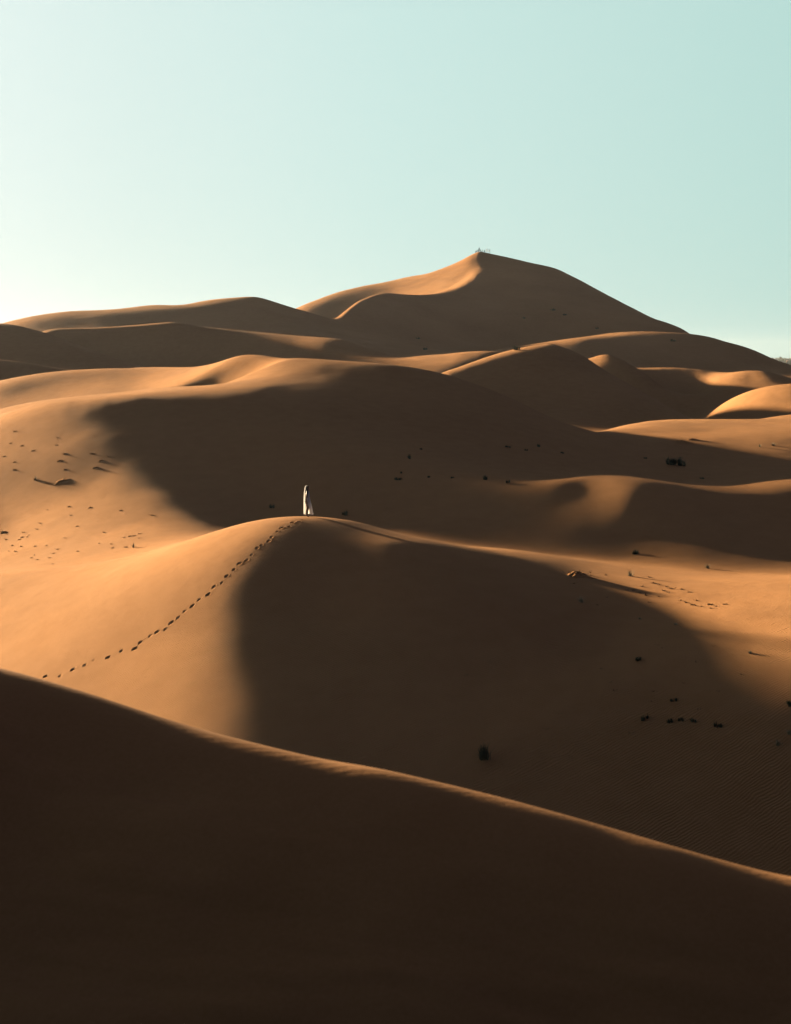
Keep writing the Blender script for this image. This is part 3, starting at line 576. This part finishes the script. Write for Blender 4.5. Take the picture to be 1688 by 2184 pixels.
def ball(name, c, r, material, parent, sc=(1, 1, 1)):
    bm = bmesh.new(); bmesh.ops.create_uvsphere(bm, u_segments=12, v_segments=8, radius=r, matrix=Matrix.Translation(c) @ Matrix.Diagonal((*sc, 1)))
    return mesh_obj(name, bm, material, parent)
for s in (-1, 1): ball('eye', (.098, s*.03, 1.612), .011, M_EYE, person, (.6, 1, .7))
ball('mouth', (.101, 0, 1.548), .018, M_LIP, person, (.45, 1, .35))
def loft(rings, close=False):
    bm = bmesh.new(); rows = [[bm.verts.new(p) for p in r] for r in rings]
    for a, b_ in zip(rows[:-1], rows[1:]):
        for k in range(len(a) - (0 if close else 1)):
            q = (k + 1) % len(a); bm.faces.new((a[k], a[q], b_[q], b_[k]))
    bmesh.ops.recalc_face_normals(bm, faces=bm.faces)
    return bm
def solid(bm, t):
    bmesh.ops.solidify(bm, geom=bm.faces[:], thickness=t); return bm
# hair: cap over the skull, falling to the shoulder blades, one long lock in front of the shoulder
rings = []
for z, rx, ry, cx, gap in ((1.735, .02, .02, .0, 0), (1.725, .06, .055, .0, 0), (1.70, .09, .083, .0, .25), (1.66, .105, .094, -.006, .75), (1.60, .107, .096, -.012, .95), (1.53, .1, .095, -.02, 1.1), (1.45, .092, .1, -.03, 1.3), (1.36, .085, .105, -.035, 1.6), (1.25, .06, .085, -.055, 1.8), (1.17, .03, .05, -.075, 1.9)):
    a = np.linspace(gap, 2*math.pi - gap, 25)
    rings.append([(cx + rx*math.cos(t)*(1 + .04*math.sin(9*t)), ry*math.sin(t)*(1 + .04*math.cos(7*t)), z) for t in a])
mesh_obj('hair', solid(loft(rings), .012), M_HAIR, person)
lock = [((.03, -.085, 1.62), .045), ((.045, -.115, 1.50), .06), ((.05, -.17, 1.38), .065), ((.05, -.24, 1.27), .055), ((.06, -.255, 1.15), .04), ((.065, -.25, 1.06), .012)]
skinned('hair_lock', [p for p, r in lock], [(k, k+1) for k in range(5)], [r for p, r in lock], M_HAIR, person)
# white robe, open in front of the leg, its far panel blown forward
rings = []
for z, rx, ry, cx, gap, fl in ((1.455, .07, .085, -.005, 0, 0), (1.43, .10, .15, -.01, 0, 0), (1.38, .125, .225, -.01, 0, 0), (1.28, .135, .245, -.005, 0, 0), (1.12, .13, .25, 0, 0, 0), (.98, .14, .245, .005, .02, .02), (.86, .15, .24, .01, .10, .05), (.74, .155, .235, .015, .30, .09), (.6, .16, .23, .02, .42, .13), (.42, .165, .23, .025, .50, .17), (.26, .17, .23, .03, .54, .20), (.135, .175, .23, .035, .56, .23)):
    a0 = -math.pi/2 - .18
    gap *= 1.45; a = np.linspace(a0 + gap, a0 + 2*math.pi - gap, 49)
    rings.append([(cx + .9*rx*math.cos(t)*(1 + .07*math.sin(11*t)*(1.5 - z)) + fl*max(0, math.cos(t))*.68, .85*ry*math.sin(t)*(1 + .05*math.cos(8*t)*(1.5 - z)), z + .012*math.sin(5*t)) for t in a])
mesh_obj('robe', loft(rings), M_CLOTH, person)
# veil over the crown and down the back
rings = []
for z, rx, ry, cx, g in ((1.752, .015, .015, -.01, 2.2), (1.742, .07, .06, -.01, 1.9), (1.71, .108, .1, -.012, 1.75), (1.64, .126, .115, -.018, 1.75), (1.54, .128, .12, -.028, 1.8), (1.42, .14, .16, -.035, 1.85), (1.25, .15, .2, -.035, 1.9), (1.0, .158, .21, -.035, 1.95), (.7, .165, .21, -.035, 2.0), (.4, .17, .2, -.03, 2.05), (.15, .172, .19, -.025, 2.1)):
    a = np.linspace(g, 2*math.pi - g, 23)
    rings.append([(cx + rx*math.cos(t)*(1 + .03*math.sin(13*t)), ry*math.sin(t), z) for t in a])
mesh_obj('veil', loft(rings), M_CLOTH, person)

# ---------------- the tiny people on the summit ----------------
def cloth_mat(name, c):
    m, nt, b = mat(name, c); vary(nt, b, tuple(x*.8 for x in c), tuple(min(1, x*1.2) for x in c), 6); return m
M_C = [cloth_mat('dark_clothes', (.03, .035, .04)), cloth_mat('grey_clothes', (.25, .27, .28)), cloth_mat('blue_clothes', (.05, .07, .10))]
SIT = ([(0,0,.14),(0,0,.36),(0,0,.56),(0,0,.66),(.02,0,.78),(.02,0,.86), (.18,.1,.30),(.36,.11,.06),(.46,.11,.04), (.18,-.1,.30),(.36,-.11,.06),(.46,-.11,.04), (.03,.2,.52),(.12,.22,.32),(.26,.14,.30), (.03,-.2,.52),(.12,-.22,.32),(.26,-.14,.30)],
       [(0,1),(1,2),(2,3),(3,4),(4,5),(0,6),(6,7),(7,8),(0,9),(9,10),(10,11),(2,12),(12,13),(13,14),(2,15),(15,16),(16,17)],
       [.16,.14,.15,.06,.1,.07,.08,.06,.04,.08,.06,.04,.06,.045,.03,.06,.045,.03])
PEAK = [(1016.2, 1, 0, 'leftmost small figure sitting on the summit, at the sharp tip of the crest'), (1019.6, 1, 2, 'figure sitting just left of the tallest standing figure on the summit'),
        (1022.4, 0, 0, 'tallest figure standing near the summit tip among sitting ones'), (1024.6, 1, 0, 'figure sitting just right of the tallest standing figure on the summit'),
        (1030.0, 1, 0, 'lone sitting figure right of the tip cluster on the summit'), (1034.4, 1, 2, 'sitting figure nearest to the three standing at right on the summit'),
        (1038.4, 0, 1, 'leftmost of three standing figures right of the sitters on the summit, in grey'), (1041.8, 0, 1, 'middle of three standing figures at the right end of the summit group'),
        (1045.2, 0, 0, 'rightmost dark figure standing at the end of the summit group')]
cache = {}
for px, sit, ci, lb in PEAK:
    ds_ = np.linspace(560, 660, 400); q = [(v*C.reshape(-1)[i]).sum(1)[0] for i, v in (row_Q(np.array([px]), np.array([t])) for t in ds_[::4])]
    d = ds_[::4][int(np.argmax(q))]
    x, y, z = ground(px, d)
    key = (sit, ci)
    if key not in cache:
        if sit: o_ = skinned('person', SIT[0], SIT[1], SIT[2], M_C[ci], None, 1)
        else: o_ = skinned('person', *body_frame(fingers=False), M_C[ci], None, 1)
        cache[key] = o_
    else:
        o_ = cache[key].copy(); COL.objects.link(o_)
    o_.location = (float(x[0]), float(y[0]), float(z[0]) - .05); o_.rotation_euler = (0, 0, random.uniform(0, 6.28))
    o_.scale = (1.35,)*3 if sit else (1.2,)*3
    tag(o_, lb, 'person', 'people gathered on the summit of the great dune')

# ---------------- plants ----------------
def blade(bm, p, d, L, w, bend, root=None):
    side = d.cross(Vector((0, 0, 1)))
    if side.length < 1e-3: side = Vector((1, 0, 0))
    side.normalize(); pts = []
    for k in range(4):
        t = k/3; c = p + d*L*t + Vector((d.x, d.y, -.6))*bend*t*t*L; hw = w*(1 - .85*t)
        pts.append(root if root and k == 0 else (bm.verts.new(c - side*hw), bm.verts.new(c + side*hw)))
    for a, b_ in zip(pts[:-1], pts[1:]): bm.faces.new((a[0], a[1], b_[1], b_[0]))
def shrub(loc, w, h, label, n=150, group=None, leafm=None, name='desert_shrub', cat='shrub'):
    e = thing(name, loc - Vector((0, 0, .03)), label, cat, group)
    bm = bmesh.new(); cl = [(random.uniform(-.32, .32)*w, random.uniform(-.25, .25)*w, random.uniform(.55, 1)) for _ in range(max(3, int(w*5)))]
    for k in range(n):
        cx, cy, hs = random.choice(cl); a = random.uniform(0, 6.283); t = abs(random.gauss(0, .45))
        d = Vector((math.cos(a)*t, math.sin(a)*t, 1)).normalized()
        blade(bm, Vector((cx + random.gauss(0, .06)*w, cy + random.gauss(0, .06)*w, random.uniform(0, .25)*h)), d, h*hs*random.uniform(.5, 1.05), .012 + .014*h, random.uniform(.05, .5))
    mesh_obj('foliage', bm, leafm or M_SHRUB, e, False)
    bm = bmesh.new(); bmesh.ops.create_cone(bm, segments=7, cap_ends=True, radius1=.05*w + .01, radius2=.012, depth=h*.55, matrix=Matrix.Translation((0, 0, h*.2)) @ Matrix.Rotation(random.uniform(-.3, .3), 4, 'X'))
    mesh_obj('stem', bm, M_TWIG, e, False)
    return e
def mound(loc, w, h, label, cat='sand clump', group=None, name='sand_clump', n=10, tail=1.6, debris=True):
    """low crust of wind-packed sand with bits of dry stem, drawn out downwind"""
    e = thing(name, loc - Vector((0, 0, .02)), label, cat, group)
    bm = bmesh.new(); N = 22; ph = random.uniform(0, 9)
    rows = []
    for i in range(9):
        t = i/8; row = []
        for k in range(N):
            a = 2*math.pi*k/N
            r = (1 - t)*(1 + .22*math.sin(3*a + ph) + .12*math.sin(7*a + 2*ph))
            row.append((r*math.cos(a)*w*.5*(tail if math.cos(a) > 0 else 1), r*math.sin(a)*w*.34, h*(1 - (1 - t)**2)*(1 + .35*math.sin(5*a + ph*3 + 4*t)) - .05*(1 - t)))
        rows.append(row)
    A = np.array(rows).reshape(-1, 3); gx_, gy_ = A[:, 0] + loc.x, A[:, 1] + loc.y
    A[:, 2] += ground(gx_/gy_*FD + CX, gy_)[2] - loc.z
    vs = [bm.verts.new(p) for p in A.tolist()]; rows = [vs[i*N:(i+1)*N] for i in range(9)]
    for a_, b_ in zip(rows[:-1], rows[1:]):
        for k in range(N): bm.faces.new((a_[k], a_[(k+1) % N], b_[(k+1) % N], b_[k]))
    bmesh.ops.remove_doubles(bm, verts=bm.verts[:], dist=.001)
    mesh_obj('sand_crust', bm, M_SAND, e)
    if debris:
        bm = bmesh.new(); root = (bm.verts.new((-.02, 0, h*.4)), bm.verts.new((.02, 0, h*.4)))
        for k in range(n):
            a = random.uniform(0, 6.283); t = random.uniform(.3, 1.6)
            d = Vector((math.cos(a)*t, math.sin(a)*t, random.uniform(.4, 1))).normalized()
            blade(bm, Vector((random.gauss(0, .2)*w, random.gauss(0, .1)*w, h*.5)), d, (h*1.6 + .05)*random.uniform(.6, 1.3), .02, .3, root)
        mesh_obj('dry_stems', bm, M_TWIG, e, False)
    return e
def tuft(loc, w, h, label, group=None, n=70):
    e = thing('dry_grass_tuft', loc - Vector((0, 0, .02)), label, 'grass tuft', group)
    bm = bmesh.new()
    for k in range(n):
        a = random.uniform(0, 6.283); t = abs(random.gauss(0, .6))
        d = Vector((math.cos(a)*t, math.sin(a)*t, 1)).normalized()
        blade(bm, Vector((random.gauss(0, .1)*w, random.gauss(0, .1)*w, 0)), d, h*random.uniform(.5, 1.1), .010, random.uniform(.1, .6))
    mesh_obj('grass_blades', bm, M_DRY, e, False)
    return e

SHRUBS = [ # column, row, width m, height m, label
 (875, 981, .75, .75, 'dark round shrub alone on the shaded slope of the broad middle dune'),
 (899, 960, .4, .35, 'small dark shrub up-slope of the lone round one on the middle dune'),
 (848, 1024, 1.2, .5, 'wide low dark shrub at the left end of the middle dune foot row'),
 (856, 1011, .3, .35, 'tiny dark shrub just above the wide low one at the dune foot'),
 (917, 1020, .5, .35, 'small grey-green shrub between the wide low one and the ridge'),
 (965, 1023, .45, .35, 'low dark shrub left of the pointed one near the shaded ridge line'),
 (1035, 1024, .75, .7, 'pointed dark shrub behind the shaded ridge line'),
 (1083, 1032, .6, .6, 'dark tufted shrub standing right on the shaded ridge line'),
 (1084, 956, .9, .5, 'dark sprawling shrub high on the shaded middle dune slope'),
 (1123, 961, .5, .4, 'faint shrub between the sprawling and the upright one high on the slope'),
 (1149, 955, .5, .7, 'upright dark shrub high on the shaded slope, right of the sprawling one'),
 (1200, 968, .7, .35, 'low shrub where the middle dune slope runs to the lit hollow'),
 (1376, 979, .6, .4, 'dark shrub in the shadow left of the bright green bush'),
 (1500, 1022, .9, .35, 'low dark shrub in the shadow tongue below the sunlit hollow'),
 (1356, 1184, .8, .65, 'dark shrub on the shaded slope above the pale tuft'),
 (579, 1084, .8, .7, 'dark shrub in the shade left of the person, beyond the crest'),
 (735, 1101, .8, .75, 'dark shrub just behind the crest to the right of the person'),
 (1361, 1409, .5, .4, 'grey-green shrub beside the shadow edge on the right slope'),
 (1376, 1537, .6, .5, 'leftmost grey-green shrub of the row in the shaded valley'),
 (1428, 1547, .55, .45, 'second grey-green shrub from the left in the shaded valley row'),
 (1451, 1539, .4, .35, 'smallest grey-green shrub, in the middle of the shaded valley row'),
 (1480, 1541, .55, .4, 'fourth grey-green shrub from the left in the shaded valley row'),
 (1530, 1555, .6, .5, 'rightmost grey-green shrub of the row in the shaded valley'),
 (1436, 1503, .6, .35, 'low shrub above the row of grey-green shrubs in the valley'),
 (1686, 1513, .5, .45, 'dark shrub at the right edge of the picture below the sunlit sand'),
 (1180, 664, 4.2, 2.2, 'largest dark bush on the face of the great dune'),
 (1205, 674, 2.6, 1.6, 'dark bush just right below the largest on the great dune face'),
 (1117, 680, 2.4, 1.5, 'dark bush left of the largest one on the great dune face'),
 (1273, 702, 2.2, 1.5, 'dark bush farthest right on the great dune face'),
 (1436, 729, 2.8, 1.8, 'dark bush on the right shoulder of the great dune'),
 (907, 747, 2.2, 2.0, 'dark bush at the foot of the great dune behind the lit saddle'),
 (892, 724, 2.6, 1.5, 'dark bush low on the left part of the great dune face'),
 (1102, 747, 2.0, 1.6, 'dark bush where the dark pointed dune meets the great dune'),
]
for px, py, w, h, lb in SHRUBS: shrub(spot(px, py), w*.72, h*.58, lb, int(90 + 60*min(w, 2)), 'shrubs scattered over the dunes')
for k, (px, w, h) in enumerate(((1427, .75, .8), (1439, .7, .95), (1452, .7, .95), (1462, .5, .65))):
    shrub(spot(px, 992 + k*.8), w, h, ['leftmost', 'second from left', 'third from left', 'smallest and rightmost'][k] + ' clump of the bright green bushes at the edge of the sunlit hollow', 170, 'green bushes at the edge of the sunlit hollow', M_GREEN if False else None)
e = shrub(spot(1036, 1625), .62, .7, 'tall dark shrub alone low on the shaded face of the crest dune', 120, 'shrubs scattered over the dunes')
TUFTS = [(1345, 1228, .5, .45, 'pale dry tuft catching light at the end of the lit ridge'), (1510, 1212, .5, .45, 'faint pale tuft alone in the shade above the sunlit valley'), (1240, 1285, .5, .4, 'pale dry tuft below the broken sand ledge'),
         (1601, 1397, .3, .2, 'pale dry lump of grass alone on the sunlit valley floor'), (1684, 1572, .3, .25, 'pale tuft at the right edge of the picture in the valley shade'), (1659, 1599, .2, .3, 'thin pale stalk standing in the dark valley bottom at right'),
         (76, 1030, .5, .5, 'dry tuft among sand clumps on the sunlit left slope'), (1650, 951, .6, .5, 'dry tuft with a long shadow on the sunlit hollow at right'), (1621, 953, .4, .4, 'dry tuft left of the one with the long shadow in the sunlit hollow'), (285, 1168, .15, .45, 'thin twig-like stalk sticking out of the left sand flat'),
         (1365, 1322, .3, .12, 'tiny pale tuft in the shade notch on the right slope'), (1442, 1333, .3, .15, 'tiny pale tuft at the tip of the pointed shadow')]
for px, py, w, h, lb in TUFTS: tuft(spot(px, py), w, h, lb, 'dry tufts on the sand')
# sand crusts and ledges
mound(spot(1232, 1231), 1.5, .22, 'broken orange sand ledge with a dark underside at the end of the lit ridge', 'sand ledge', None, 'sand_ledge', 34, 1.3)
mound(spot(1453, 945), 1.6, .22, 'dark rough crust of sand and stems in the sunlit hollow', 'sand crust', 'crusts in the sunlit hollow', 'sand_clump', 30)
mound(spot(1477, 939), 1.3, .14, 'lighter ragged crust right of the dark one in the sunlit hollow', 'sand crust', 'crusts in the sunlit hollow', 'sand_clump', 22)
mound(spot(129, 1030), 1.3, .11, 'longest dark ledge among the clumps on the sunlit left slope', 'sand ledge', None, 'sand_ledge', 24, 1.5)
mound(spot(6, 1137), .5, .12, 'dark spiky clump at the left edge of the picture on the flat', 'sand clump', None, 'sand_clump', 30)
Z3 = lambda zx, zy: (zx/4.22*.91, (1000 + zy/4.22)*.91)
LEFT_UP = [(145,60),(570,125),(550,200),(100,180),(210,205),(40,315),(895,270),(985,350),(635,445),(580,345),(320,256),(140,355),(930,425),(135,440),(635,290),(1070,312)]
LEFT_FLAT = [(400,962),(370,1022),(760,988),(530,1255),(340,1275),(370,1320),(490,1305),(650,1112),(985,1160),(1245,1198),(1100,1165),(570,1222),(190,1130),(90,1238),(460,1185),(345,1185),(885,805),(470,828),(680,803),(230,1055),(285,1085),(215,1105),(270,1105),(1280,1090),(1380,1062),(1375,1105),(1230,1100),(1320,1085),(150,1240),(210,1195),(700,890),(1030,1050),(1190,835),(1500,888),(310,1300),(520,1360),(1110,1200),(770,1232),(60,1130),(120,1190)]
for zx, zy in LEFT_UP:
    mound(spot(*Z3(zx, zy)), random.uniform(.35, .7), random.uniform(.03, .065), 'small ragged sand clump high on the sunlit slope at the left edge', 'sand clump', 'sand clumps high on the left slope', 'sand_clump', 5)
for zx, zy in LEFT_FLAT:
    mound(spot(*Z3(zx, zy)), random.uniform(.25, .52), random.uniform(.025, .055), 'small dark clump on the sunlit flat left of the crest dune', 'sand clump', 'clumps on the left sand flat', 'sand_clump', 9)
Z4 = lambda zx, zy: ((1280 + zx/3.376)*.91, (1280 + zy/3.376)*.91)
RIGHT = [(405,475),(475,415),(890,405),(1300,500),(850,292),(900,310),(950,322),(985,340),(930,355),(965,368),(1070,348),(1130,368),(1060,437),(1110,455),(1150,470),(1190,478),(1230,480),(1190,432),(1290,470),(1345,480),(740,375),(790,395),(640,350),(690,355),(825,448),(530,300),(470,228),(360,240),(220,300),(1410,465),(760,325),(820,245)]
for zx, zy in RIGHT:
    mound(spot(*Z4(zx, zy)), random.uniform(.22, .48), random.uniform(.025, .055), 'small clump among the broken crusts strewn down the right slope', 'sand clump', 'clumps strewn down the right slope', 'sand_clump', 7)
Z8 = lambda zx, zy: ((1080 + zx/2.178)*.91, (1500 + zy/2.178)*.91)
for zx, zy in [(765,225),(785,260),(985,278),(975,325),(1215,365),(1030,45),(1010,28),(435,470),(500,380),(865,485),(720,150),(1140,225),(1205,125),(1435,185),(1290,40),(160,118),(40,185),(1320,270)]:
    mound(spot(*Z8(zx, zy)), random.uniform(.2, .4), random.uniform(.025, .05), 'small clump lying around the valley row of grey-green shrubs', 'sand clump', 'clumps in the right valley', 'sand_clump', 6)
# far scrub on the plain at the horizon
bm = bmesh.new()
for k in range(900):
    d = math.exp(random.uniform(math.log(1400), math.log(6500))); px = random.uniform(1560, 1900)
    x, y, z = ground(px, d); c = Vector((float(x[0]), float(y[0]), float(z[0])))
    s = random.uniform(2, 7)*(.6 + d/4000)
    for j in range(5):
        p = c + Vector((random.gauss(0, s*.5), random.gauss(0, s*.4), 0)); a = random.uniform(0, 3.14)
        u = Vector((math.cos(a), math.sin(a), 0))*s*random.uniform(.3, .6); t = Vector((random.gauss(0, .15)*s, random.gauss(0, .15)*s, s*random.uniform(.4, .9)))
        vs = [bm.verts.new(q) for q in (p - u, p + u, p + u*.6 + t, p + t*1.2, p - u*.7 + t*.8)]; bm.faces.new(vs)
o_ = mesh_obj('distant_scrub', bm, M_SHRUB, None, False); o_['kind'] = 'stuff'; o_['label'] = 'scrub and trees dotted over the far plain at the horizon'

# ---------------- sky, sun, air, camera ----------------
w = bpy.data.worlds.new('World'); scn.world = w; w.use_nodes = True
n, l = w.node_tree.nodes, w.node_tree.links; n.clear()
out = n.new('ShaderNodeOutputWorld'); bg = n.new('ShaderNodeBackground'); l.new(bg.outputs[0], out.inputs['Surface'])
tc = n.new('ShaderNodeTexCoord')
sun_dir = Vector((SX*math.cos(SUN_EL), SY*math.cos(SUN_EL), math.sin(SUN_EL)))
dot = n.new('ShaderNodeVectorMath'); dot.operation = 'DOT_PRODUCT'; dot.inputs[1].default_value = sun_dir; l.new(tc.outputs['Generated'], dot.inputs[0])
mr = n.new('ShaderNodeMapRange'); mr.inputs['From Min'].default_value = -1; l.new(dot.outputs['Value'], mr.inputs['Value'])
cr = n.new('ShaderNodeValToRGB'); l.new(mr.outputs['Result'], cr.inputs['Fac'])
def ramp(cr, stops):
    el = cr.color_ramp.elements
    while len(el) > 1: el.remove(el[-1])
    el[0].position, el[0].color = stops[0][0], (*stops[0][1], 1)
    for p, c in stops[1:]:
        q = el.new(p); q.color = (*c, 1)
h = lambda v: (v + 1)/2
ramp(cr, [(0, (.205, .195, .29)), (h(0), (.20, .20, .26)), (h(.25), (.12, .19, .19)), (h(.42), (.45, .665, .615)), (h(.55), (.51, .705, .66)), (h(.68), (.57, .75, .71)), (h(.80), (.66, .79, .755)), (h(.86), (.73, .83, .80)), (1, (1, .95, .88))])
cr.color_ramp.interpolation = 'B_SPLINE' if False else 'LINEAR'
sep = n.new('ShaderNodeSeparateXYZ'); l.new(tc.outputs['Generated'], sep.inputs[0])
ez = n.new('ShaderNodeMapRange'); ez.inputs['From Min'].default_value = -1; l.new(sep.outputs['Z'], ez.inputs['Value'])
er = n.new('ShaderNodeValToRGB'); l.new(ez.outputs['Result'], er.inputs['Fac'])
ramp(er, [(0, (.05, .035, .02)), (h(-.03), (.10, .075, .05)), (h(0), (1.0, 1.0, 1.0)), (h(.24), (.97, 1.0, 1.0)), (h(.31), (.22, .24, .30)), (h(.42), (.17, .155, .20)), (1, (.105, .10, .145))])
mx = n.new('ShaderNodeMix'); mx.data_type = 'RGBA'; mx.blend_type = 'MULTIPLY'; mx.inputs['Factor'].default_value = 1
l.new(cr.outputs['Color'], mx.inputs['A']); l.new(er.outputs['Color'], mx.inputs['B'])
sky = n.new('ShaderNodeTexSky'); sky.sky_type = 'NISHITA'; sky.sun_disc = False; sky.sun_elevation = SUN_EL; sky.sun_rotation = -SUN_AZ
sk = n.new('ShaderNodeVectorMath'); sk.operation = 'SCALE'; sk.inputs['Scale'].default_value = SKY_NISHITA; l.new(sky.outputs[0], sk.inputs[0])
sg = n.new('ShaderNodeVectorMath'); sg.operation = 'SCALE'; sg.inputs['Scale'].default_value = SKY_GAIN; l.new(mx.outputs['Result'], sg.inputs[0])
ad = n.new('ShaderNodeVectorMath'); ad.operation = 'ADD'; l.new(sk.outputs[0], ad.inputs[0]); l.new(sg.outputs[0], ad.inputs[1])
l.new(ad.outputs[0], bg.inputs['Color']); bg.inputs['Strength'].default_value = 1.0
sun = bpy.data.lights.new('sun', 'SUN'); sun.energy = 5.0; sun.angle = math.radians(2.8); sun.color = SUN_COLOR
so = bpy.data.objects.new('sun', sun); COL.objects.link(so); so.rotation_euler = (-sun_dir).to_track_quat('-Z', 'Y').to_euler(); so.location = sun_dir*200
if HAZE > 0:
    bm = bmesh.new(); bmesh.ops.create_cube(bm, size=1, matrix=Matrix.Translation((0, 4400, 25)) @ Matrix.Diagonal((9400, 9000, 106, 1)))
    hm = bpy.data.materials.new('haze'); hm.use_nodes = True; hn = hm.node_tree.nodes; hn.clear()
    ho = hn.new('ShaderNodeOutputMaterial'); hv = hn.new('ShaderNodeVolumePrincipled'); hm.node_tree.links.new(hv.outputs[0], ho.inputs['Volume'])
    hv.inputs['Color'].default_value = (.80, .88, .98, 1); hv.inputs['Density'].default_value = HAZE; hv.inputs['Anisotropy'].default_value = HAZE_G
    hz = mesh_obj('haze', bm, hm, None, False); hz['kind'] = 'stuff'; hz['label'] = 'thin sunlit dust haze in the air over the dunes'
cam = bpy.data.cameras.new('camera'); co = bpy.data.objects.new('camera', cam); COL.objects.link(co); scn.camera = co
co.location = (0, 0, 0); co.rotation_euler = (math.radians(90), 0, 0)
cam.sensor_fit = 'VERTICAL'; cam.sensor_height = 36.0; cam.lens = FD/2184*36; cam.shift_y = -(1092 - HY)/2184
cam.clip_start = .05; cam.clip_end = 20000
cam.dof.use_dof = True; cam.dof.focus_distance = 82; cam.dof.aperture_fstop = 2.2
scn.view_settings.view_transform = 'Standard'; scn.view_settings.look = 'None'; scn.view_settings.exposure = EXPOSURE; scn.view_settings.gamma = 1
scn.cycles.use_denoising = True; scn.cycles.diffuse_bounces = 0
